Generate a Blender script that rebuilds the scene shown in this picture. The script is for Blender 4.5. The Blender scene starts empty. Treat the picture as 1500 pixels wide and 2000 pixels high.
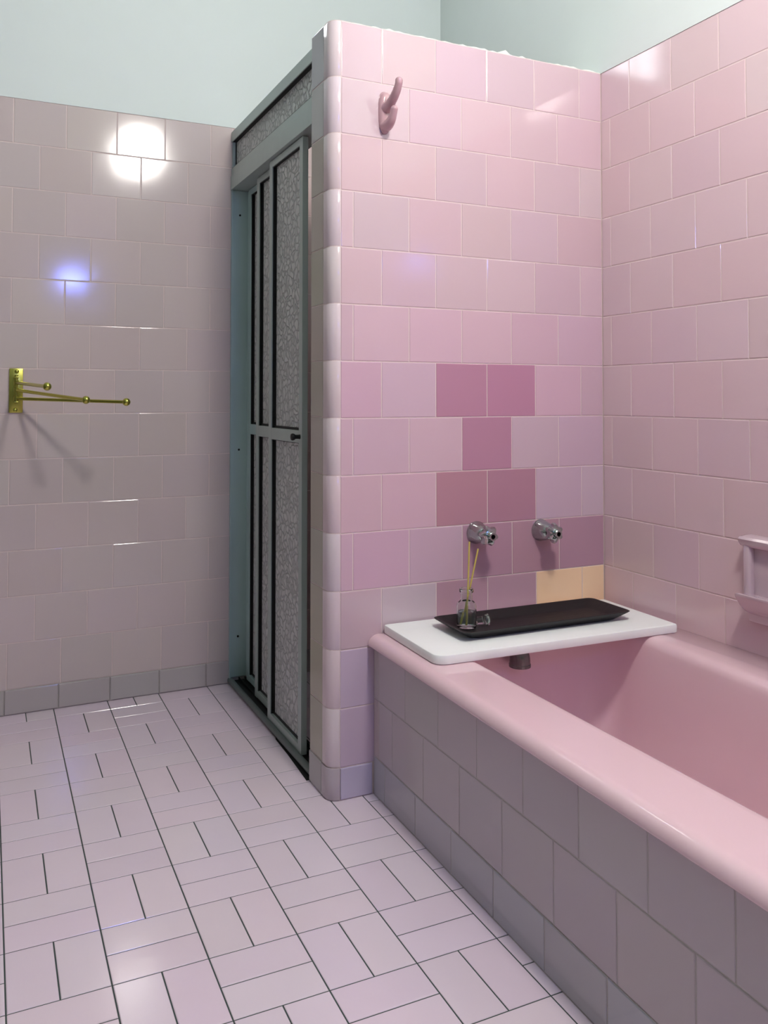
import bpy, bmesh, math, random
from mathutils import Vector, Matrix
random.seed(7)
S = bpy.context.scene
COL = S.collection
PI = math.pi

# ------------------------------------------------------------------ camera
F, PX, PY = 1647.79, 729.42, 728.16
yaw, pitch, roll = 0.43717, 0.02895, 0.00055
CAM = Vector((-1.57536, -1.85977, 0.95091))
fwd = Vector((math.sin(yaw) * math.cos(pitch), math.cos(yaw) * math.cos(pitch), math.sin(pitch)))
rt = Vector((math.cos(yaw), -math.sin(yaw), 0)); up = rt.cross(fwd)
rt2 = rt * math.cos(roll) + up * math.sin(roll); up2 = up * math.cos(roll) - rt * math.sin(roll)
cd = bpy.data.cameras.new('camera'); cam = bpy.data.objects.new('camera', cd); COL.objects.link(cam)
M = Matrix((rt2, up2, -fwd)).transposed().to_4x4(); M.translation = CAM
cam.matrix_world = M
cd.sensor_fit = 'VERTICAL'; cd.sensor_height = 36.0; cd.sensor_width = 27.0
cd.lens = F / 2000 * 36.0
cd.shift_x = (750 - PX) / 2000; cd.shift_y = -(1000 - PY) / 2000
cd.clip_start = 0.02; cd.clip_end = 50
S.camera = cam

# ------------------------------------------------------------------ light levels
LAMP_STRENGTH = 34.0
LAMP_POS = (-0.75, -1.32, 2.38); LAMP_R = 0.125
BLUE_WINDOW = 22.0
FAN_WINDOW = 2.2
w = bpy.data.worlds.new('world'); S.world = w; w.use_nodes = True
w.node_tree.nodes['Background'].inputs[0].default_value = (0.5, 0.6, 0.75, 1)
w.node_tree.nodes['Background'].inputs[1].default_value = 0.3
S.view_settings.view_transform = 'Standard'; S.view_settings.look = 'None'
S.view_settings.gamma = 1; S.view_settings.use_curve_mapping = False
S.view_settings.exposure = 1.96

# ------------------------------------------------------------------ helpers
def lin(c):
    return tuple((v / 12.92 if v <= .04045 else ((v + .055) / 1.055) ** 2.4) for v in [x / 255 for x in c[:3]]) + (1,)

def mat(name, color=None, rough=.5, metal=0, coat=0, trans=0, ior=1.5, emis=None, es=0, vcol=False, spec=None):
    m = bpy.data.materials.new(name); m.use_nodes = True
    nt = m.node_tree; b = nt.nodes['Principled BSDF']
    if color: b.inputs['Base Color'].default_value = lin(color)
    b.inputs['Roughness'].default_value = rough; b.inputs['Metallic'].default_value = metal
    b.inputs['Coat Weight'].default_value = coat; b.inputs['Coat Roughness'].default_value = .05
    b.inputs['Transmission Weight'].default_value = trans; b.inputs['IOR'].default_value = ior
    if spec is not None: b.inputs['Specular IOR Level'].default_value = spec
    if emis: b.inputs['Emission Color'].default_value = lin(emis); b.inputs['Emission Strength'].default_value = es
    if vcol:
        a = nt.nodes.new('ShaderNodeVertexColor'); a.layer_name = 'Col'
        nt.links.new(a.outputs[0], b.inputs['Base Color'])
    return m

def noise_bump(m, scale=30, strength=.1, dist=.002, detail=3, colvar=0.0, stretch=None):
    nt = m.node_tree; b = nt.nodes['Principled BSDF']
    tc = nt.nodes.new('ShaderNodeTexCoord'); n = nt.nodes.new('ShaderNodeTexNoise')
    n.inputs['Scale'].default_value = scale; n.inputs['Detail'].default_value = detail
    src = tc.outputs['Object']
    if stretch:
        mp = nt.nodes.new('ShaderNodeMapping'); mp.inputs['Scale'].default_value = stretch
        nt.links.new(src, mp.inputs[0]); src = mp.outputs[0]
    nt.links.new(src, n.inputs['Vector'])
    bp = nt.nodes.new('ShaderNodeBump'); bp.inputs['Strength'].default_value = strength; bp.inputs['Distance'].default_value = dist
    nt.links.new(n.outputs['Fac'], bp.inputs['Height']); nt.links.new(bp.outputs[0], b.inputs['Normal'])
    if colvar:
        mx = nt.nodes.new('ShaderNodeMix'); mx.data_type = 'RGBA'; mx.blend_type = 'MULTIPLY'
        mx.inputs[0].default_value = colvar
        inp = b.inputs['Base Color']
        if inp.is_linked:
            nt.links.new(inp.links[0].from_socket, mx.inputs[6])
        else: mx.inputs[6].default_value = inp.default_value
        n2 = nt.nodes.new('ShaderNodeTexNoise'); n2.inputs['Scale'].default_value = scale * .6; n2.inputs['Detail'].default_value = 4
        nt.links.new(src, n2.inputs['Vector'])
        cr = nt.nodes.new('ShaderNodeValToRGB'); cr.color_ramp.elements[0].position = .3; cr.color_ramp.elements[1].position = .7
        cr.color_ramp.elements[0].color = (.72, .72, .72, 1)
        nt.links.new(n2.outputs['Fac'], cr.inputs[0]); nt.links.new(cr.outputs[0], mx.inputs[7])
        nt.links.new(mx.outputs[2], inp)
    return m

TILE = noise_bump(mat('glazed_tile', rough=.10, vcol=True, ior=1.52), 9, .06, .004, 2, .06)
FTILE = noise_bump(mat('glazed_floor_tile', rough=.12, vcol=True, ior=1.52), 14, .10, .003, 2, .08)
GROUT = noise_bump(mat('pale_grout', (226, 206, 204), .85), 60, .4, .002, 4, .25)
GROUTG = noise_bump(mat('grey_grout', (190, 182, 180), .85), 60, .4, .002, 4, .35)
FGROUT = noise_bump(mat('dark_floor_grout', (66, 78, 76), .9), 50, .4, .002, 4, .4)
PAINT = noise_bump(mat('pale_green_wall_paint', (221, 229, 228), .55), 14, .18, .004, 5, .05)
PLASTER = noise_bump(mat('rough_white_plaster', (232, 232, 226), .8), 90, .5, .004, 5, .2)
CEIL = mat('ceiling_paint', (178, 192, 187), .8)
ALU = noise_bump(mat('anodised_aluminium', (178, 190, 187), .42, .2), 60, .05, .001, 2, .12, (1, 1, .1))
ALUG = noise_bump(mat('aged_green_aluminium', (184, 206, 206), .4, .15), 25, .06, .001, 3, .45, (1, 1, .25))
ALUD = mat('dull_track_aluminium', (112, 122, 119), .45, .3)
GASKET = mat('black_rubber_gasket', (14, 17, 17), .6)
TUBM = noise_bump(mat('pink_enamel', (235, 201, 210), .16, coat=.3), 40, .03, .001, 2, .03)
CHROME = mat('chrome', (178, 188, 186), .15, 1.0)
CHROMED = mat('worn_chrome', (120, 124, 122), .25, .9)
DARKM = mat('dark_metal', (34, 34, 34), .35, .8)
BRASS = mat('brass', (190, 186, 92), .26, 1.0)
BOARDM = noise_bump(mat('white_painted_board', (250, 252, 252), .45), 26, .10, .002, 4, .05, (.4, 2, 2))
WOODB = noise_bump(mat('black_stained_wood', (20, 17, 18), .5), 30, .35, .002, 5, .5, (.25, 3, 3))
GLASS = mat('clear_glass', (246, 252, 250), .01, trans=1, ior=1.46)
LIQ = mat('clear_liquid', (236, 244, 242), .0, trans=1, ior=1.36)
REED = noise_bump(mat('reed_wood', (206, 184, 96), .6), 80, .3, .001, 3, .3, (4, 4, .4))
CER = mat('mauve_ceramic', (196, 158, 166), .14, coat=.3)
CERB = mat('pale_lilac_ceramic', (208, 187, 197), .13, coat=.3)
GAPSHADE = mat('painted_gap_shade', (18, 18, 17), .9)  # black that paints in the shade of the gap by the shower track

def obscure_glass(name='patterned_obscure_glass', tr_=.15):
    m = mat(name, (176, 182, 182), .32, trans=tr_, ior=1.4)
    nt = m.node_tree; b = nt.nodes['Principled BSDF']
    tc = nt.nodes.new('ShaderNodeTexCoord'); n = nt.nodes.new('ShaderNodeTexNoise'); n.inputs['Scale'].default_value = 22
    mx = nt.nodes.new('ShaderNodeMix'); mx.data_type = 'VECTOR'; mx.inputs[0].default_value = .045
    v = nt.nodes.new('ShaderNodeTexVoronoi'); v.feature = 'DISTANCE_TO_EDGE'; v.inputs['Scale'].default_value = 48
    nt.links.new(tc.outputs['Object'], n.inputs['Vector'])
    nt.links.new(tc.outputs['Object'], mx.inputs[4]); nt.links.new(n.outputs['Color'], mx.inputs[5])
    nt.links.new(mx.outputs[1], v.inputs['Vector'])
    cr = nt.nodes.new('ShaderNodeValToRGB'); cr.color_ramp.elements[0].position = 0; cr.color_ramp.elements[1].position = .16
    cr.color_ramp.elements[0].color = (.0, .0, .0, 1)
    nt.links.new(v.outputs['Distance'], cr.inputs[0])
    bp = nt.nodes.new('ShaderNodeBump'); bp.inputs['Strength'].default_value = .8; bp.inputs['Distance'].default_value = .004
    nt.links.new(cr.outputs[0], bp.inputs['Height']); nt.links.new(bp.outputs[0], b.inputs['Normal'])
    mc = nt.nodes.new('ShaderNodeMix'); mc.data_type = 'RGBA'
    mc.inputs[6].default_value = lin((190, 192, 192)); mc.inputs[7].default_value = lin((228, 229, 229))
    nt.links.new(cr.outputs[0], mc.inputs[0]); nt.links.new(mc.outputs[2], b.inputs['Base Color'])
    return m
OBS = obscure_glass()

def obj(name, bm, mats, parent=None, smooth=False, sharp=None):
    bmesh.ops.recalc_face_normals(bm, faces=bm.faces) if sharp != 'keep' else None
    me = bpy.data.meshes.new(name); bm.to_mesh(me); bm.free()
    for m in (mats if isinstance(mats, (list, tuple)) else [mats]): me.materials.append(m)
    if smooth:
        for p in me.polygons: p.use_smooth = True
        if smooth != 'all': me.set_sharp_from_angle(angle=math.radians(40))
    o = bpy.data.objects.new(name, me); COL.objects.link(o)
    if parent is not None: o.parent = parent
    return o
def tag(o, label, cat, group=None):
    o['label'] = label; o['category'] = cat
    if group: o['group'] = group
    return o
def struct(o):
    o['kind'] = 'structure'; return o
def empty(name, loc, label, cat, group=None, rz=0):
    o = bpy.data.objects.new(name, None); COL.objects.link(o); o.location = loc; o.rotation_euler = (0, 0, rz)
    o.empty_display_size = .05
    return tag(o, label, cat, group)

def box(bm, x0, x1, y0, y1, z0, z1, bev=0, mi=0, seg=2):
    r = bmesh.ops.create_cube(bm, size=1)
    vs = r['verts']
    for v in vs:
        v.co = Vector(((x0 + x1) / 2 + v.co.x * (x1 - x0), (y0 + y1) / 2 + v.co.y * (y1 - y0), (z0 + z1) / 2 + v.co.z * (z1 - z0)))
    fs = {f for v in vs for f in v.link_faces}
    for f in fs: f.material_index = mi
    if bev:
        es = list({e for v in vs for e in v.link_edges})
        bmesh.ops.bevel(bm, geom=es, offset=bev, segments=seg, profile=.5, affect='EDGES')
def ring(bm, pts): return [bm.verts.new(p) for p in pts]
def skin(bm, rings, closed=True, cap0=True, cap1=True, mi=0):
    for a, b in zip(rings, rings[1:]):
        n = len(a)
        for i in range(n if closed else n - 1):
            f = bm.faces.new((a[i], a[(i + 1) % n], b[(i + 1) % n], b[i])); f.material_index = mi
    if cap0: bm.faces.new(rings[0][::-1]).material_index = mi
    if cap1: bm.faces.new(rings[-1]).material_index = mi
def frame_of(d):
    d = d.normalized(); a = Vector((0, 0, 1)) if abs(d.z) < .9 else Vector((1, 0, 0))
    u = d.cross(a).normalized(); return u, d.cross(u).normalized()
def tube(bm, pts, rads, n=16, cap=True, flat=(1, 1)):
    pts = [Vector(p) for p in pts]
    if not isinstance(rads, (list, tuple)): rads = [rads] * len(pts)
    rings = []; u = None
    for i, p in enumerate(pts):
        d = (pts[min(i + 1, len(pts) - 1)] - pts[max(i - 1, 0)]).normalized()
        if u is None: u, v = frame_of(d)
        else:
            u = (u - d * u.dot(d)).normalized()
        v = d.cross(u)
        rings.append(ring(bm, [p + (u * math.cos(2 * PI * k / n) * flat[0] + v * math.sin(2 * PI * k / n) * flat[1]) * rads[i] for k in range(n)]))
    skin(bm, rings, True, cap, cap)
def lathe(bm, prof, origin=(0, 0, 0), axis=(0, 0, 1), n=32, cap0=True, cap1=True, lobes=None):
    o = Vector(origin); d = Vector(axis).normalized(); u, v = frame_of(d); rings = []
    for item in prof:
        r, h = item[0], item[1]; amp = item[2] if len(item) > 2 else 0
        pts = []
        for k in range(n):
            a = 2 * PI * k / n; rr = r * (1 + amp * math.cos(a * (lobes or 1)))
            pts.append(o + d * h + (u * math.cos(a) + v * math.sin(a)) * rr)
        rings.append(ring(bm, pts))
    skin(bm, rings, True, cap0, cap1)
def sphere(bm, c, r, n=20):
    bmesh.ops.create_uvsphere(bm, u_segments=n, v_segments=n // 2 + 2, radius=r, matrix=Matrix.Translation(c))
def catmull(P, k=8):
    P = [Vector(p) for p in P]; Q = [P[0] * 2 - P[1]] + P + [P[-1] * 2 - P[-2]]; out = []
    for i in range(1, len(Q) - 2):
        for j in range(k):
            t = j / k; a, b, c, d = Q[i - 1:i + 3]
            out.append(.5 * (2 * b + (c - a) * t + (2 * a - 5 * b + 4 * c - d) * t * t + (3 * b - a - 3 * c + d) * t ** 3))
    out.append(P[-1]); return out

# ------------------------------------------------------------------ tiles
class Tiles:
    """tiles on a plane: origin + u*U + v*V, N points at the viewer side"""
    def __init__(s):
        s.bm = bmesh.new(); s.cl = s.bm.loops.layers.float_color.new('Col')
    def quad(s, P, col, N, mi=0, gap=.0010, bev=.0018, drop=.0013, tilt=.00022):
        N = Vector(N); P = [Vector(p) for p in P]; c = sum(P, Vector()) / len(P)
        def inset(d):
            out = []; n = len(P)
            for i in range(n):
                a, b, e = P[i - 1], P[i], P[(i + 1) % n]
                d1 = (b - a).normalized(); d2 = (e - b).normalized()
                n1 = N.cross(d1); n2 = N.cross(d2)
                if n1.dot(c - b) < 0: n1 = -n1
                if n2.dot(c - b) < 0: n2 = -n2
                k = 1 + n1.dot(n2)
                out.append(b + (n1 + n2) * (d / max(k, .3)))
            return out
        dn = Vector(N) * drop
        o = [s.bm.verts.new(p - dn) for p in inset(gap)]
        mdl = [s.bm.verts.new(p - dn * .28) for p in inset(gap + bev * .35)]
        t = [s.bm.verts.new(p + N * random.uniform(-tilt, tilt)) for p in inset(gap + bev)]
        fs = []
        n = len(P)
        for A, B in ((o, mdl), (mdl, t)):
            for i in range(n):
                fs.append(s.bm.faces.new((A[i], A[(i + 1) % n], B[(i + 1) % n], B[i])))
        fs.append(s.bm.faces.new(t))
        for f in fs:
            f.normal_update()
            if f.normal.dot(N) < 0: f.normal_flip()
            f.material_index = mi
            for l in f.loops: l[s.cl] = col
    def rect(s, O, U, V, N, u0, u1, v0, v1, col, **k):
        O, U, V = Vector(O), Vector(U), Vector(V)
        s.quad([O + U * u0 + V * v0, O + U * u1 + V * v0, O + U * u1 + V * v1, O + U * u0 + V * v1], col, N, **k)
    def raw(s, pts, mi=1):
        f = s.bm.faces.new([s.bm.verts.new(p) for p in pts]); f.material_index = mi; return f
    def box(s, x0, x1, y0, y1, z0, z1, mi=1):
        box(s.bm, x0, x1, y0, y1, z0, z1, mi=mi)
    def done(s, name, mats):
        me = bpy.data.meshes.new(name); s.bm.to_mesh(me); s.bm.free()
        for m in mats: me.materials.append(m)
        o = bpy.data.objects.new(name, me); COL.objects.link(o); return struct(o)

def jit(c, a=5, b=3):
    d = random.uniform(-a, a)
    return lin(tuple(max(0, min(255, v + d + random.uniform(-b, b))) for v in c))

TH, TV, ZT = .152, .137419, 1.862327
YB = .90916; XL = -2.25; YF = -2.85; ZC = 3.1
zk = lambda k: ZT - k * TV
Z13 = zk(13)
PINK = (209, 182, 190); PINKR = (221, 194, 201); MAUVE = (196, 142, 160); DROSE = (192, 138, 162); YEL = (252, 214, 178)
LILAC = (208, 184, 198); BACKC = (208, 192, 192); SIDEC = (186, 178, 166); TRIMC = (224, 206, 212)

# ---- back wall (tiles, then paint above)
t = Tiles()
t.box(XL - .1, .1, YB + .0010, YB + .12, Z13, ZT)
O = (0, YB, 0); X = (1, 0, 0); Z = (0, 0, 1)
xB = -1.49039
for k in range(13):
    off = 0 if k % 2 == 0 else TH / 2
    js = [xB + off + j * TH for j in range(-6, 12)]
    edges = [XL] + [j for j in js if XL + .01 < j < -.82] + [-.806] + [-.806 + (off or TH) + j * TH for j in range(6) if -.806 + (off or TH) + j * TH < -.01] + [0]
    for a, b in zip(edges, edges[1:]):
        c = BACKC
        if a > -.83: c = (214, 190, 190)
        t.rect(O, X, Z, (0, -1, 0), a, b, zk(k + 1), zk(k), jit(c, 2.5, 1.5))
t.done('wall_back', [TILE, GROUT])
t = Tiles()
js = [XL] + [xB + j * TH - .006 for j in range(-5, 5)] + [-.806 + j * TH for j in range(1, 6)] + [0]
t.box(XL - .1, .1, YB + .0010, YB + .12, 0, Z13)
for a, b in zip(js, js[1:]):
    t.rect((0, YB - .003, 0), X, Z, (0, -1, 0), a, b, 0.001, Z13, jit((186, 178, 180), 2, 1.5), drop=.003, bev=.003)
t.done('baseboard_back', [TILE, GROUTG])
bm = bmesh.new()
for x0_, x1_, z0_, z1_ in ((XL - .1, -1.10, ZT, ZC), (-.74, .1, ZT, ZC), (-1.10, -.74, ZT, 2.335), (-1.10, -.74, 2.72, ZC)):
    bm_ = box(bm, x0_, x1_, YB - .0012, YB + .12, z0_, z1_)
struct(obj('wall_back_upper', bm, PAINT))

# ---- right wall
t = Tiles()
t.box(.0010, .12, YF, YB + .001, 0, ZT)
yR = -.03692
for k in range(13):
    off = 0 if k % 2 else TH / 2
    js = [yR - off - j * TH for j in range(-8, 20)]
    ed = sorted([YF, YB] + [j for j in js if YF + .02 < j < YB - .02 and not (0 < j < .13)] + [0, .13])
    for a, b in zip(ed, ed[1:]):
        if a == 0: continue
        t.rect((0, 0, 0), (0, 1, 0), Z, (-1, 0, 0), a, b, zk(k + 1), zk(k), jit(PINKR, 2.5, 1.8))
ed = sorted([YF + j * TH for j in range(19)] + [0])
t.done('wall_right', [TILE, GROUT])
bm = bmesh.new(); box(bm, -.0012, .12, YF, YB - .0012, ZT, ZC)
struct(obj('wall_right_upper', bm, PAINT))

# ---- partition between tub and shower
XS = -.82; XSEAM = -.793; RB = .027; PT = .13
def prof(off=0.0, n=8, y0=.046, y1=None):
    pts = [(XS + off, y0)]
    for i in range(n + 1):
        a = PI + i / n * PI / 2
        pts.append((XSEAM + (RB - off) * math.cos(a), RB + (RB - off) * math.sin(a)))
    return pts
t = Tiles()
core = [(0, .0011)] + list(reversed(prof(.0011, y0=PT - .001))) + [(0, PT - .001)]
a = [t.bm.verts.new((x, y, 0)) for x, y in core]; b = [t.bm.verts.new((x, y, ZT + .001)) for x, y in core]
for i in range(len(core)):
    f = t.bm.faces.new((a[i], a[(i + 1) % len(core)], b[(i + 1) % len(core)], b[i])); f.material_index = 1
f = t.bm.faces.new(b); f.material_index = 2
bmesh.ops.recalc_face_normals(t.bm, faces=t.bm.faces)
half = [.5, 1.5, 2.5, 3.5, 4.5]; full = [1, 2, 3, 4]
for k in range(13):
    if k in (1, 11): js = full
    elif k % 2: js = full + [5]
    else: js = half
    ed = [XSEAM] + [-j * TH for j in sorted(js, reverse=True)] + [-.0005]
    for a, b in zip(ed, ed[1:]):
        mid = -(a + b) / 2 / TH
        c = PINK
        if k == 6 and 1.5 < mid < 3.5: c = DROSE
        elif k == 7 and 2 < mid < 3: c = DROSE
        elif k == 8 and 1.5 < mid < 3.5: c = (186, 138, 156)
        elif k == 9 and mid < 3: c = (188, 148, 164)
        elif k == 9: c = (208, 176, 194)
        elif k == 10 and mid < 1.5: c = YEL
        elif k == 10 and mid > 4.6: c = (206, 176, 190)
        elif k == 10 and mid < 4.6 and mid > 3.5: c = (206, 186, 196)
        elif k == 10 and mid < 3.5: c = (194, 156, 172)
        elif k in (7, 8) and mid < 2: c = (208, 180, 194)
        elif k >= 11: c = (206, 184, 204)
        elif k in (5, 6, 7, 8): c = (214, 180, 195)
        t.rect((0, 0, 0), X, Z, (0, -1, 0), a, b, zk(k + 1), zk(k), jit(c, 3, 2.5))
    # the end of the wall facing the room, and the shower side
    sc = (184, 180, 184) if k < 2 else SIDEC
    t.rect((XS, 0, 0), (0, 1, 0), Z, (-1, 0, 0), .046, PT, zk(k + 1) + .002, zk(k) + .002, jit(sc, 3, 3))
    ed = [XS] + [-j * TH for j in sorted(half if k % 2 else full + [5], reverse=True)] + [0]
    for a, b in zip(ed, ed[1:]): t.rect((0, PT, 0), X, Z, (0, 1, 0), a, b, zk(k + 1), zk(k), jit((204, 180, 184), 4, 3))
t.done('wall_partition', [TILE, GROUT, PLASTER])
# bullnose corner trim
def bull(t, z0, z1, col, out=0.0):
    pr = prof(-out, 10); N = len(pr)
    def lay(z, off): return [t.bm.verts.new((x, y, z)) for x, y in (prof(off - out, 10))]
    R = [lay(z0 + .0008, .0013), lay(z0 + .003, .0), lay(z1 - .003, .0), lay(z1 - .0008, .0013)]
    # inset the long edges a little
    for r in R:
        r[0].co.y -= .0008; r[-1].co.x -= .0008
    for A, B in zip(R, R[1:]):
        for i in range(N - 1):
            f = t.bm.faces.new((A[i], A[i + 1], B[i + 1], B[i])); f.smooth = True; f.material_index = 0
            f.normal_update()
            if f.normal.dot(Vector((-1, -1, 0))) < 0: f.normal_flip()
            for l in f.loops: l[t.cl] = col
t = Tiles()
for k in range(13): bull(t, zk(k + 1) + .001, zk(k) + (.001 if k else 0), jit(TRIMC, 3, 3))
t.done('trim_1', [TILE, GROUT])
t = Tiles()
bull(t, .001, Z13 + .001, jit((192, 178, 188), 2, 2), .002)
t.rect((XS - .002, 0, 0), (0, 1, 0), Z, (-1, 0, 0), .046, PT, .001, Z13 + .002, jit((178, 174, 172), 2, 2), drop=.003)
t.rect((0, -.002, 0), X, Z, (0, -1, 0), XSEAM, -.708, .001, Z13, jit((200, 186, 212), 2, 2), drop=.003)
t.done('baseboard_partition', [TILE, GROUTG])
# flaking plaster along the top of the tiling
bm = bmesh.new()
rnd = random.Random(3)
x = XS
n = 60; lo = []; hi = []; lo2 = []; hi2 = []
for i in range(n + 1):
    xx = XSEAM + (0 - XSEAM) * i / n; h = ZT + .0015 + rnd.random() ** 3 * .0045
    if 35 <= i <= 37: h += .008 if i == 36 else .002
    lo.append(bm.verts.new((xx, .0015, ZT - .001))); hi.append(bm.verts.new((xx, .003, h)))
    hi2.append(bm.verts.new((xx, .05, h))); lo2.append(bm.verts.new((xx, .05, ZT - .001)))
for A, B in ((lo, hi), (hi, hi2), (hi2, lo2)):
    for i in range(n): bm.faces.new((A[i], A[i + 1], B[i + 1], B[i]))
struct(obj('trim_2', bm, PLASTER))

# ---- apron wall in front of the tub
XT0, XTS = -.7052 , .0167
ang = math.atan(XTS)
def apx(y): return XT0 + XTS * y
U = Vector((math.sin(ang), math.cos(ang), 0)); NA = Vector((-math.cos(ang), math.sin(ang), 0))
OA = Vector((XT0, 0, 0)); YA1 = -1.62
ZAP = .352
t = Tiles()
P = [(apx(-.0005) + .0011, -.0005), (apx(YA1) + .0011, YA1), (apx(YA1) + .055, YA1), (apx(0) + .055, -.0005)]
a = [t.bm.verts.new((x, y, 0)) for x, y in P]; b = [t.bm.verts.new((x, y, ZAP)) for x, y in P]
for i in range(4):
    f = t.bm.faces.new((a[i], a[(i + 1) % 4], b[(i + 1) % 4], b[i])); f.material_index = 1
t.bm.faces.new(b).material_index = 1
bmesh.ops.recalc_face_normals(t.bm, faces=t.bm.faces)
APC = (194, 182, 188)
Zb, Zm = .091, .229
for (z0, z1, first, cc) in ((Zm, ZAP - .001, -.170, APC), (Zb, Zm, -.104, APC)):
    ed = [-.03] + [first - j * .1533 for j in range(10) if first - j * .1533 > YA1 + .01] + [YA1]
    for a, b in zip(ed, ed[1:]): t.rect(OA, U, Z, NA, b, a, z0, z1, jit(cc, 2.5, 1.5))
    t.rect(OA, U, Z, NA, -.03, -.001, z0, z1, jit((196, 182, 184), 2, 2))
t.done('wall_bathtub', [TILE, GROUTG])
t = Tiles()
ed = [-.001, -.064] + [-.221 - j * .157 for j in range(9) if -.221 - j * .157 > YA1] + [YA1]
a = [t.bm.verts.new((x, y, 0)) for x, y in P]; b = [t.bm.verts.new((x, y, Zb)) for x, y in P]
for v_ in a[:2] + b[:2]: v_.co.x -= .0008
for i in range(4):
    f = t.bm.faces.new((a[i], a[(i + 1) % 4], b[(i + 1) % 4], b[i])); f.material_index = 1
t.bm.faces.new(b).material_index = 1
bmesh.ops.recalc_face_normals(t.bm, faces=t.bm.faces)
for a, b in zip(ed, ed[1:]): t.rect(OA + NA * .001, U, Z, NA, b, a, .001, Zb, jit((186, 182, 190), 2, 1.5), drop=.002)
t.done('baseboard_bathtub', [TILE, GROUTG])

# ---- floor: basket-weave pairs
t = Tiles()
t.box(XL - .1, .1, YF - .1, YB + .1, -.12, -.0011)
fb, fby, fx0, fy0, rot = .15786, .156915, -1.522249, .668251, .00806
def node(i, r):
    x = fx0 + i * fb; y = fy0 - r * fby
    return Vector((x + rot * y, y - rot * x, 0))
for i in range(-6, 11):
    for r in range(-3, 24):
        A, B, C_, D = node(i, r), node(i + 1, r), node(i + 1, r + 1), node(i, r + 1)
        c = (A + C_) / 2
        if not (XL - .05 < c.x < .05 and YF - .08 < c.y < YB + .1): continue
        if c.x > -.60 and c.y < .05: continue
        if (i + r) % 2 == 0:
            m1, m2 = (A + B) / 2, (D + C_) / 2; qs = [(A, m1, m2, D), (m1, B, C_, m2)]
        else:
            m1, m2 = (A + D) / 2, (B + C_) / 2; qs = [(A, B, m2, m1), (m1, m2, C_, D)]
        for q in qs: t.quad(list(q), jit((238, 219, 233), 2.5, 1.8), (0, 0, 1), gap=.0011, bev=.0016, drop=.0012, tilt=.0003)
t.done('floor', [FTILE, FGROUT])

# ---- unseen rest of the room
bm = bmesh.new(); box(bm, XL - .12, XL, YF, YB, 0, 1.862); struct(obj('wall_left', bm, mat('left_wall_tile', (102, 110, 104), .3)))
def wall_with_hole(name, m, axis, pos, th, a0, a1, z0, z1, h):
    bm = bmesh.new(); ha0, ha1, hz0, hz1 = h
    for (p, q, r, s) in ((a0, ha0, z0, z1), (ha1, a1, z0, z1), (ha0, ha1, z0, hz0), (ha0, ha1, hz1, z1)):
        if q - p < 1e-4 or s - r < 1e-4: continue
        if axis == 'x': box(bm, pos - th, pos, p, q, r, s)
        else: box(bm, p, q, pos - th, pos, r, s)
    return struct(obj(name, bm, m))
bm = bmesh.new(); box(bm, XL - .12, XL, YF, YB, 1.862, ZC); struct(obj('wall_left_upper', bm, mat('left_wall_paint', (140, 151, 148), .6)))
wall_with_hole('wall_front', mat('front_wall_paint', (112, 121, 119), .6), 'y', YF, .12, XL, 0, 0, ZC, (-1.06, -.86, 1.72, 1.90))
bm = bmesh.new(); box(bm, XL - .12, .12, YF - .12, YB + .12, ZC, ZC + .1); struct(obj('ceiling', bm, CEIL))
# windows the tiles mirror
win = mat('frosted_pane_daylight', (240, 245, 255), .4, emis=(120, 140, 255), es=BLUE_WINDOW)
bm = bmesh.new(); box(bm, -1.04, -.88, YF - .07, YF - .06, 1.74, 1.88); w1 = struct(obj('window_1', bm, win))
bm = bmesh.new()
for b_ in ((-1.06, -.86, 1.72, 1.74), (-1.06, -.86, 1.88, 1.90), (-1.06, -1.04, 1.74, 1.88), (-.88, -.86, 1.74, 1.88), (-.968, -.952, 1.74, 1.88)):
    box(bm, b_[0], b_[1], YF - .08, YF - .04, b_[2], b_[3])
obj('window_frame', bm, BOARDM, w1)
win2 = mat('fanlight_pane_daylight', (240, 245, 255), .4, emis=(250, 252, 255), es=FAN_WINDOW)
bm = bmesh.new(); WX0, WX1, WZ0, WZ1 = -1.10, -.74, 2.335, 2.72
n3 = 3; pw = (WX1 - WX0) / n3
for i in range(n3): box(bm, WX0 + i * pw + .008, WX0 + (i + 1) * pw - .008, YB + .030, YB + .036, WZ0 + .012, WZ1 - .012)
w2 = struct(obj('window_2', bm, win2))
bm = bmesh.new()
box(bm, WX0, WX1, YB + .022, YB + .045, WZ0, WZ0 + .012); box(bm, WX0, WX1, YB + .022, YB + .045, WZ1 - .012, WZ1)
for i in range(n3 + 1): box(bm, max(WX0, WX0 + i * pw - .008), min(WX1, WX0 + i * pw + .008), YB + .022, YB + .045, WZ0 + .012, WZ1 - .012)
obj('window_frame', bm, BOARDM, w2)
# pendant lamp
lp = empty('pendant_lamp', (LAMP_POS[0], LAMP_POS[1], ZC), 'round opal glass pendant lamp hanging from the ceiling over the bathroom', 'lamp')
bm = bmesh.new(); sphere(bm, (0, 0, LAMP_POS[2] - ZC), LAMP_R, 32)
obj('lamp_globe', bm, mat('lit_opal_glass', (255, 255, 255), .3, emis=(255, 250, 243), es=LAMP_STRENGTH), lp, 'all')
bm = bmesh.new(); lathe(bm, [(.05, 0), (.05, -.02), (.008, -.03), (.008, LAMP_POS[2] + LAMP_R + .03 - ZC), (.035, LAMP_POS[2] + LAMP_R + .02 - ZC), (.04, LAMP_POS[2] + LAMP_R - .012 - ZC)], n=24)
obj('lamp_stem', bm, DARKM, lp, True)

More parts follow.
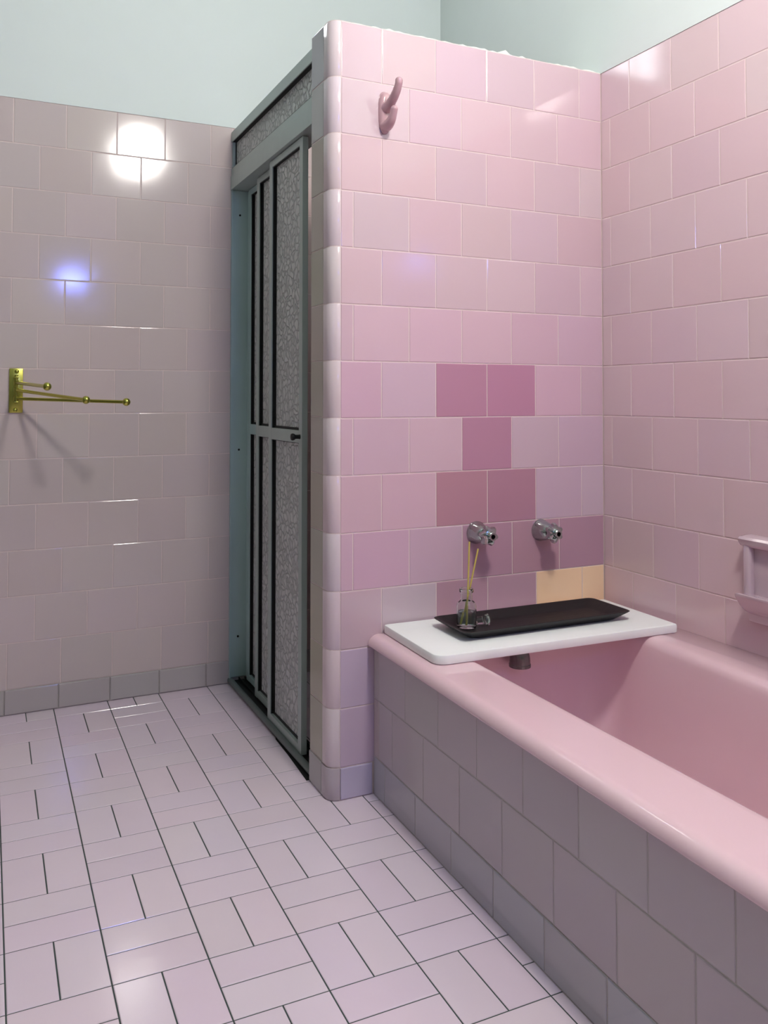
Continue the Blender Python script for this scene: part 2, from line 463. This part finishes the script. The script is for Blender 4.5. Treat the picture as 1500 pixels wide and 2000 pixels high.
# ================================================================== bathtub
tub = empty('bathtub', (-.36, -.8, 0), 'pink enamelled bathtub built in behind the tiled apron', 'bathtub')
def rrect(x0, x1, y0, y1, r, z, n=10, sk=0.0, rr=None):
    pts = []
    rs = rr or [r] * 4      # order: back-right, back-left, front-left, front-right
    for (cx, cy, a0, r_) in ((x1 - rs[0], y1 - rs[0], 0, rs[0]), (x0 + rs[1], y1 - rs[1], PI / 2, rs[1]), (x0 + rs[2], y0 + rs[2], PI, rs[2]), (x1 - rs[3], y0 + rs[3], 1.5 * PI, rs[3])):
        for i in range(n + 1):
            a = a0 + PI / 2 * i / n; px, py = cx + r_ * math.cos(a), cy + r_ * math.sin(a)
            pts.append((px, py, z))
    return pts
ZR = .380
XO = -.722
bm = bmesh.new(); R = []
def loopO(inx, z): # outer: only the room side is rolled
    pts = rrect(XO + inx, -.0005, YA1, -.0005, .004, z)
    return [(x + (XTS * y if x < -.4 else 0), y, z) for x, y, z in pts]
R.append(loopO(.012, .3525)); R.append(loopO(.003, .3535))
rr_ = .0235
for i in range(0, 9):
    a = i / 8 * PI / 2
    R.append(loopO(rr_ * (1 - math.cos(a)) * 1.15, ZR - rr_ + rr_ * math.sin(a) - .0000))
def loopI(d, z, r):
    # d = inset from the opening edge; the right-hand edge runs slightly oblique
    pts = rrect(-.606 + d, -.062 - d, -1.50 + d, -.10 - d, r, z)
    out = []
    for x, y, z_ in pts:
        wgt = max(0, min(1, (x + .5) / .4))
        out.append((x - wgt * (.02 + .085 * (1 - math.exp(min(0, (y + .12)) * 2.2))) if True else x, y, z_))
    return out
R.append(loopI(-.004, ZR, .11))
ri = .026
for i in range(1, 8):
    a = i / 8 * PI / 2
    R.append(loopI(ri * math.sin(a), ZR - ri * (1 - math.cos(a)), .11))
R.append(loopI(ri + .002, ZR - ri - .01, .11))
for s_ in (.15, .3, .45, .6, .75, .85):
    R.append(loopI(ri + .004 + s_ * .024, ZR - ri - .01 - s_ * .27, .105))
zz = ZR - ri - .01 - .85 * .27; dd = ri + .004 + .85 * .024
for i in range(1, 9):
    a = i / 8 * PI / 2
    R.append(loopI(dd + .07 * (1 - math.cos(a)), zz - .06 * math.sin(a), .10))
rings = [ring(bm, r) for r in R]
skin(bm, rings, True, False, True)
o = obj('tub_shell', bm, TUBM, tub, 'all'); o.matrix_parent_inverse = Matrix.Translation(tub.location).inverted()
# drain
bm = bmesh.new(); zb = zz - .06
lathe(bm, [(.026, zb), (.026, zb + .003), (.018, zb + .004), (.014, zb + .001)], (-.35, -.36, 0))
o = obj('drain', bm, CHROME, tub, True); o.matrix_parent_inverse = Matrix.Translation(tub.location).inverted()
# spout under the board
SPO = Vector((-.397, -.105, .350))
bm = bmesh.new()
lathe(bm, [(.0, -.012), (.030, -.012), (.030, -.002), (.026, .004), (.022, .010)], SPO, axis=(0, -1, 0), n=28)
c = [Vector(p) + SPO for p in catmull([(0, 0, 0), (0, -.03, .001), (0, -.052, -.006), (0, -.060, -.020), (0, -.060, -.034)], 5)]
tube(bm, c, [.021 + .004 * i / (len(c) - 1) for i in range(len(c))], 28)
spo = obj('bath_spout', bm, CHROMED, tub, True); spo.matrix_parent_inverse = Matrix.Translation(tub.location).inverted()
spo['label'] = 'dark chrome spout'
bm = bmesh.new(); lathe(bm, [(.024, -.033), (.0262, -.035), (.0262, -.041), (.020, -.0425), (.016, -.036)], SPO + Vector((0, -.060, 0)), (0, 0, 1), 28)
obj('nozzle_ring', bm, CHROMED, spo, True)

# ================================================================== board, tray, bottle
BZ0, BZ1 = ZR + .0006, ZR + .0215
bm = bmesh.new(); pts = []
def rboard(x0, x1, y0, y1, rs, n=8):
    return [(p[0], p[1]) for p in rrect(x0, x1, y0, y1, 0, 0, n, rr=rs)]
W_, D_ = .658, .278
prf = rboard(0, W_, -D_, 0, [.006, .006, .028, .006])
def sh(pts, d):
    cx, cy = W_ / 2, -D_ / 2
    return [((x - cx) * (1 - d / (W_ / 2)) + cx, (y - cy) * (1 - d / (D_ / 2)) + cy) for x, y in pts]
rings = []
for d, z in ((.003, 0), (.0008, .001), (0, .003), (0, BZ1 - BZ0 - .004), (.0010, BZ1 - BZ0 - .0012), (.0035, BZ1 - BZ0)):
    rings.append(ring(bm, [(x, y, z) for x, y in sh(prf, d)]))
skin(bm, rings)
brd = obj('bath_board', bm, BOARDM, None, True)
brd.location = (-.681, -.0045, BZ0); brd.rotation_euler = (0, 0, -.0315)
tag(brd, 'white painted wooden board laid across the end of the pink bathtub', 'board')

tr = bmesh.new(); TW, TD, THT = .478, .158, .023
def trl(ix, iy, z, r):
    return [(x, y, z) for x, y in rboard(-TW / 2 + ix, TW / 2 - ix, -TD / 2 + iy, TD / 2 - iy, [r] * 4)]
rings = [ring(tr, L_) for L_ in (trl(.036, .024, 0, .022), trl(.030, .020, .002, .022), trl(.003, .003, THT - .004, .018), trl(0, 0, THT - .001, .018), trl(.002, .002, THT, .018),
          trl(.005, .005, THT - .0005, .018), trl(.034, .024, .0085, .022), trl(.044, .032, .006, .02))]
skin(tr, rings)
tray = obj('tray', tr, WOODB, None, True)
tray.location = (-.3465, -.1505, BZ1 + .0003); tray.rotation_euler = (0, 0, -.012)
tag(tray, 'long black wooden tray with flared sides on the white board', 'tray')

BX, BY, BZ = -.526, -.134, BZ1 + .0003 + .0066
bt = empty('reed_diffuser_bottle', (BX, BY, BZ), 'small clear glass apothecary bottle half full on the black tray', 'bottle')
bm = bmesh.new()
lathe(bm, [(.019, 0), (.0225, .002), (.0236, .006), (.0236, .052), (.0226, .0565), (.0175, .061), (.0145, .0635), (.0140, .068), (.0140, .081), (.0168, .0835), (.0170, .089), (.0155, .091),
           (.0125, .091), (.0118, .086), (.0118, .067), (.0140, .061), (.0200, .0555), (.0214, .051), (.0214, .008), (.0200, .0055), (.004, .005)], n=40)
obj('glass_body', bm, GLASS, bt, True)
bm = bmesh.new(); lathe(bm, [(.004, .0056), (.0192, .0061), (.0210, .0085), (.0210, .0375), (.0204, .0385)], n=40)
obj('fragrance_liquid', bm, LIQ, bt, True)
def stick(tip, base, label):
    bm = bmesh.new(); tube(bm, [base, (Vector(base) + Vector(tip)) / 2 + Vector((.0008, 0, 0)), tip], .0021, 10)
    o = obj('reed_stick', bm, REED, None, True); tag(o, label, 'reed stick', 'reed sticks in the glass bottle')
stick((-.509, -.12, .606), (BX - .004, BY - .006, BZ + .008), 'taller pale reed stick standing in the glass bottle, left of the two')
stick((-.487, -.124, .588), (BX - .011, BY + .003, BZ + .009), 'shorter reed stick leaning right in the glass bottle')
st = empty('glass_stopper', (BX + .036, BY + .002, BZ - .0004), 'clear glass stopper lying on the black tray beside the bottle', 'stopper', rz=math.radians(-25))
bm = bmesh.new(); lathe(bm, [(.006, 0), (.0105, .001), (.0128, .004), (.0135, .0075), (.0125, .010), (.009, .0115), (.004, .012)], (.013, 0, .0135), (1, .1, .05), 32)
obj('knob', bm, GLASS, st, True)
bm = bmesh.new(); lathe(bm, [(.0075, 0), (.0088, .001), (.0098, .017), (.008, .018)], (-.007, 0, .0105), (1, .1, .1), 28)
obj('plug', bm, GLASS, st, True)

# ================================================================== wall taps
def tap(x, z, label, rotk):
    e = empty('wall_tap', (x, -.0005, z), label, 'tap', 'chrome taps over the tub')
    bm = bmesh.new(); lathe(bm, [(.029, 0), (.0290, .002), (.0268, .006), (.0255, .016), (.0225, .030), (.0185, .040), (.016, .044), (.012, .045)], axis=(0, -1, 0), n=36)
    obj('escutcheon', bm, CHROME, e, True)
    bm = bmesh.new(); lathe(bm, [(.010, .043), (.010, .052), (.0125, .054)], axis=(0, -1, 0), n=24)
    obj('stem', bm, CHROME, e, True)
    bm = bmesh.new()
    lathe(bm, [(.008, .048), (.0185, .049, .10), (.0225, .052, .17), (.0228, .060, .18), (.0205, .066, .15), (.013, .0675, .05), (.0112, .069), (.0112, .0775), (.0098, .0788), (.0060, .0788)], axis=(0, -1, 0), n=72, lobes=6, cap1=False)
    h = obj('handle', bm, CHROME, e, True); h.rotation_euler = (0, rotk, 0)
    bm = bmesh.new(); lathe(bm, [(.0060, .0787), (.0058, .0715)], axis=(0, -1, 0), n=24, cap0=False)
    bm2 = obj('screw_hole', bm, DARKM, h)
    return e
tap(-.415, .6045, 'left chrome wall tap with lobed handle, directly above the reed bottle', .2)
tap(-.2145, .5975, 'right chrome wall tap with lobed handle, above the yellow tiles', .55)

# ================================================================== ceramic robe hook
hk = empty('robe_hook', (-.677, -.0005, 1.652), 'pink ceramic double robe hook high on the tiled partition', 'hook')
bm = bmesh.new()
n = 28; rings = []
for d, s_ in ((0, 1), (-.003, 1.0), (-.009, .93), (-.013, .72), (-.0145, .4)):
    pts = []
    for k in range(n):
        a = 2 * PI * k / n; c, s2 = math.cos(a), math.sin(a)
        ex = .62; hw = .0165; hh = .0525
        wz = hw * (1 - .25 * max(0, -s2) ** 2)
        pts.append((math.copysign(abs(c) ** ex, c) * wz * s_, d, math.copysign(abs(s2) ** ex, s2) * hh * (s_ if s_ > .9 else .55 + .45 * s_)))
    rings.append(ring(bm, pts))
skin(bm, rings)
obj('hook_base', bm, CER, hk, 'all')
def prong(P, rad):
    bm = bmesh.new(); c = catmull(P, 6); m_ = len(c)
    rs = []
    for i in range(m_):
        u_ = i / (m_ - 1); r_ = rad[0] + (rad[1] - rad[0]) * min(1, u_ * 1.3)
        rs.append(r_)
    L = len(c); tip = c[-1]; d = (c[-1] - c[-2]).normalized()
    for q in range(1, 6):
        a = q / 6 * PI / 2; c.append(tip + d * rs[L - 1] * math.sin(a)); rs.append(rs[L - 1] * math.cos(a) + .0002)
    tube(bm, c, rs, 18)
    return bm
obj('upper_prong', prong([(0, -.004, .008), (.0, -.022, .0115), (.0, -.045, .020), (0, -.066, .033), (0, -.078, .047), (0, -.080, .054)], (.0145, .0092)), CER, hk, 'all')
obj('lower_prong', prong([(0, -.004, -.032), (.0, -.020, -.035), (.0, -.038, -.028), (0, -.050, -.015), (0, -.055, -.006)], (.0155, .0088)), CER, hk, 'all')

# ================================================================== brass towel rack
RX = -1.4745
rk = empty('swivel_towel_rack', (RX, YB - .0005, .97), 'brass swivel towel rack with three ball-tipped arms on the back wall', 'towel rack')
bm = bmesh.new(); box(bm, -.0195, .0195, -.006, 0, -.0665, .0675, .0018)
obj('wall_plate', bm, BRASS, rk, True)
for z_, dx in ((.058, .0015), (-.058, -.0015)):
    bm = bmesh.new(); lathe(bm, [(.0062, .005), (.0060, .0075), (.0042, .0095), (.0015, .0102)], (dx, 0, z_), (0, -1, 0), 20); obj('screw', bm, BRASS, rk, True)
bm = bmesh.new()
for z_ in (.040, -.034):
    bm.clear(); box(bm, -.0065, .0065, -.026, -.005, z_ - .002, z_ + .002, .0006)
    obj('hinge_bracket', bm.copy(), BRASS, rk, True)
bm = bmesh.new(); lathe(bm, [(.003, -.038), (.0045, -.0375), (.0045, .043), (.0055, .0435), (.0055, .0465), (.003, .048)], (0, -.019, 0), n=20)
obj('hinge_pin', bm, BRASS, rk, True)
for (tip, hz, lab) in (((-1.4112, .546, .979), .024, 'short looking brass arm pointing toward the viewer'), ((-1.3080, .584, .943), .002, None), ((-1.197, .602, .937), -.024, None)):
    P0 = Vector((0, -.019, hz)); T = Vector(tip) - Vector((RX, YB - .0005, .97))
    d = (T - P0).normalized()
    bm = bmesh.new(); lathe(bm, [(.0048, -.0075), (.0070, -.007), (.0070, .007), (.0048, .0075)], P0, (0, 0, 1), 20)
    tube(bm, [P0 + d * .003, T], .0050, 14)
    a_ = obj('arm', bm, BRASS, rk, True)
    bm = bmesh.new(); sphere(bm, T, .0112, 24); obj('ball_tip', bm, BRASS, a_, 'all')

# ================================================================== ceramic soap holder on the right wall
sh_ = empty('soap_holder', (-.0005, -.606, .57), 'mauve glazed ceramic soap holder with a lipped shelf on the right wall', 'soap holder')
y0, y1 = -.14, .118     # local y range (runs along the wall)
def barY(bm, prof2, ya, yb, inset=.004):
    rings = []
    cx = sum(p[0] for p in prof2) / len(prof2); cz = sum(p[1] for p in prof2) / len(prof2)
    for yy, s_ in ((ya, .75), (ya + inset * .4, .92), (ya + inset * 1.2, 1), (yb - inset * 1.2, 1), (yb - inset * .4, .92), (yb, .75)):
        rings.append(ring(bm, [(cx + (x - cx) * s_, yy, cz + (z - cz) * s_) for x, z in prof2]))
    skin(bm, rings)
bm = bmesh.new()
box(bm, -.014, 0, y0 + .006, y1 - .006, -.118, .062, .005)   # back slab
box(bm, -.030, -.010, y1 - .026, y1 - .006, -.07, .058, .006, seg=3)   # side cheeks
box(bm, -.030, -.010, y0 + .006, y0 + .026, -.07, .058, .006, seg=3)
obj('body', bm, CERB, sh_, True)
bm = bmesh.new(); pr = [(0, .048), (-.018, .046), (-.027, .050), (-.033, .058), (-.035, .066), (-.031, .071), (-.024, .072), (-.012, .0735), (0, .074)]
barY(bm, pr, y0 - .004, y1 + .004, .008); obj('top_lip', bm, CERB, sh_, True)
bm = bmesh.new(); pr = [(0, -.105), (-.018, -.098), (-.030, -.086), (-.040, -.072), (-.048, -.0605), (-.0505, -.056), (-.050, -.0525), (-.046, -.0515), (-.040, -.0535), (-.028, -.0555), (0, -.056)]
barY(bm, pr, y0 - .002, y1 + .001, .012); obj('soap_shelf', bm, CERB, sh_, True)

# ================================================================== shower door
XD = -.812
sd = empty('sliding_shower_door', (XD, .52, 0), 'grey aluminium three-panel sliding shower door with patterned glass', 'shower door')
def part(name, bm, m, parent=sd, smooth=False):
    o = obj(name, bm, m, parent, smooth); 
    if parent is sd: o.matrix_parent_inverse = Matrix.Translation(sd.location).inverted()
    return o
D0, D1 = PT + .0015, YB - .0015
XI = -.745
bm = bmesh.new()
box(bm, XD + .002, XI, D0, D1, 1.814, 1.845, .001); box(bm, XD - .001, XD + .004, D0, D1, 1.812, 1.846, .001)
part('top_rail', bm, ALU)
bm = bmesh.new(); box(bm, XD, XI, D0, D1, 1.696, 1.722, .001); box(bm, XD - .003, XI + .002, D0, D1, 1.649, 1.6955, .001)
part('header', bm, ALU)
bm = bmesh.new(); box(bm, XD - .0012, XD + .01, D0, D1, 1.6953, 1.6963); box(bm, XD + .001, XD + .018, D0, D1, 1.7218, 1.7236)
part('seal', bm, GASKET)
bm = bmesh.new(); box(bm, XD + .002, XD + .012, D1 - .006, D1, 1.722, 1.814); box(bm, XD, XI, D0, D0 + .006, 0.02, 1.649); box(bm, XD, XI, D0, D0 + .004, 1.722, 1.814)
part('side_channel', bm, ALU)
bm = bmesh.new()   # dark gasket behind the transom frame
box(bm, XD + .010, XD + .020, D0, D1, 1.8125, 1.8138); box(bm, XD + .002, XD + .020, D0, D1, 1.8115, 1.8139); box(bm, XD + .012, XD + .020, D1 - .006, D1, 1.723, 1.812)
part('gasket', bm, GASKET)
bm = bmesh.new(); box(bm, XD + .016, XD + .020, D0 + .004, D1 - .004, 1.7215, 1.8118)
part('transom_glass', bm, OBS)
# wall jamb: the wide channel face turned to the viewer
bm = bmesh.new()
box(bm, XD, XI, D1 - .008, D1, .022, 1.648, .0008); box(bm, XD - .001, XD + .003, D1 - .012, D1 + .0005, .0, 1.648); box(bm, XI - .012, XI - .004, D1 - .022, D1 - .007, .022, 1.648, .001)
jb = part('wall_jamb', bm, ALUG)
for z_ in (1.565, .775, .155):
    bm = bmesh.new(); lathe(bm, [(.0035, 0), (.0035, .001), (.002, .0015)], (XD + .028, D1 - .0082, z_), (0, -1, 0), 14)
    part('screw', bm, DARKM)
# bottom track
bm = bmesh.new()
tube(bm, [(XD + .004, D0, .012), (XD + .004, D1, .012)], .0095, 14)
box(bm, XD + .004, XI, D0, D1, .0005, .006); 
part('bottom_track', bm, ALUD, smooth=True)
bm = bmesh.new(); box(bm, XD + .014, XI, D0, D1, .006, .0095)
for xx in (XD + .034, XD + .054): box(bm, xx - .0012, xx + .0012, D0, D1, .0095, .018)
part('track_channel', bm, GASKET)
def panel(x0, ya, yb, knob=False, alu=ALU):
    """x0 = room face, ya near edge, yb far edge"""
    th = .0165; st_ = .0245; z0, z1, zm0, zm1 = .018, 1.646, .829, .862
    bm = bmesh.new()
    box(bm, x0, x0 + th, ya, ya + st_, z0, z1, .001); box(bm, x0, x0 + th, yb - st_, yb, z0, z1, .001)
    for a_, b_ in ((z0 + .001, z0 + .021), (zm0, zm1), (z1 - .019, z1)): box(bm, x0 + .0004, x0 + th, ya + st_ - .001, yb - st_ + .001, a_, b_, .0008)
    f = part('door_panel', bm, alu)
    bm = bmesh.new(); g = .0015
    for a_, b_ in ((z0 + .021, zm0), (zm1, z1 - .019)):
        box(bm, x0 + .0035, x0 + th - .002, yb - st_ - g, yb - st_ + .0002, a_, b_)
        box(bm, x0 + .0035, x0 + th - .002, ya + st_ - .0002, yb - st_, b_ - g * 1.2, b_ + .0002)
        box(bm, x0 + .0095, x0 + th - .002, ya + st_ , yb - st_, a_ - .0002, a_ + .007)
        box(bm, x0 + .0110, x0 + th - .002, yb - st_ - .012, yb - st_ , a_, b_)
    obj('gasket', bm, GASKET, f)
    for a_, b_ in ((z0 + .021, zm0), (zm1, z1 - .019)):
        bm = bmesh.new(); box(bm, x0 + .0115, x0 + .0150, ya + st_, yb - st_, a_, b_)
        obj('glass_pane', bm, OBS, f)
    if knob:
        bm = bmesh.new(); lathe(bm, [(.0065, 0), (.0055, .004), (.0055, .012), (.0085, .016), (.0095, .020), (.0085, .0235), (.004, .0245)], (x0, ya + .016, .846), (-1, 0, 0), 24)
        obj('knob', bm, GASKET, f, True)
    return f
panel(XD + .008, .236, .519, True)
panel(XD + .030, .430, .715)
panel(XD + .050, .600, .872, alu=ALUG)
# flat black wedge, painted shade of the gap between floor tiles and track
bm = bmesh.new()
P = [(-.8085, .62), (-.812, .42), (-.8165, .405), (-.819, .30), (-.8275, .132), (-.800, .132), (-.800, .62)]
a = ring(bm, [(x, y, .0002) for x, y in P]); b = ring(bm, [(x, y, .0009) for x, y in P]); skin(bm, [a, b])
struct(obj('gap_shade', bm, GAPSHADE))
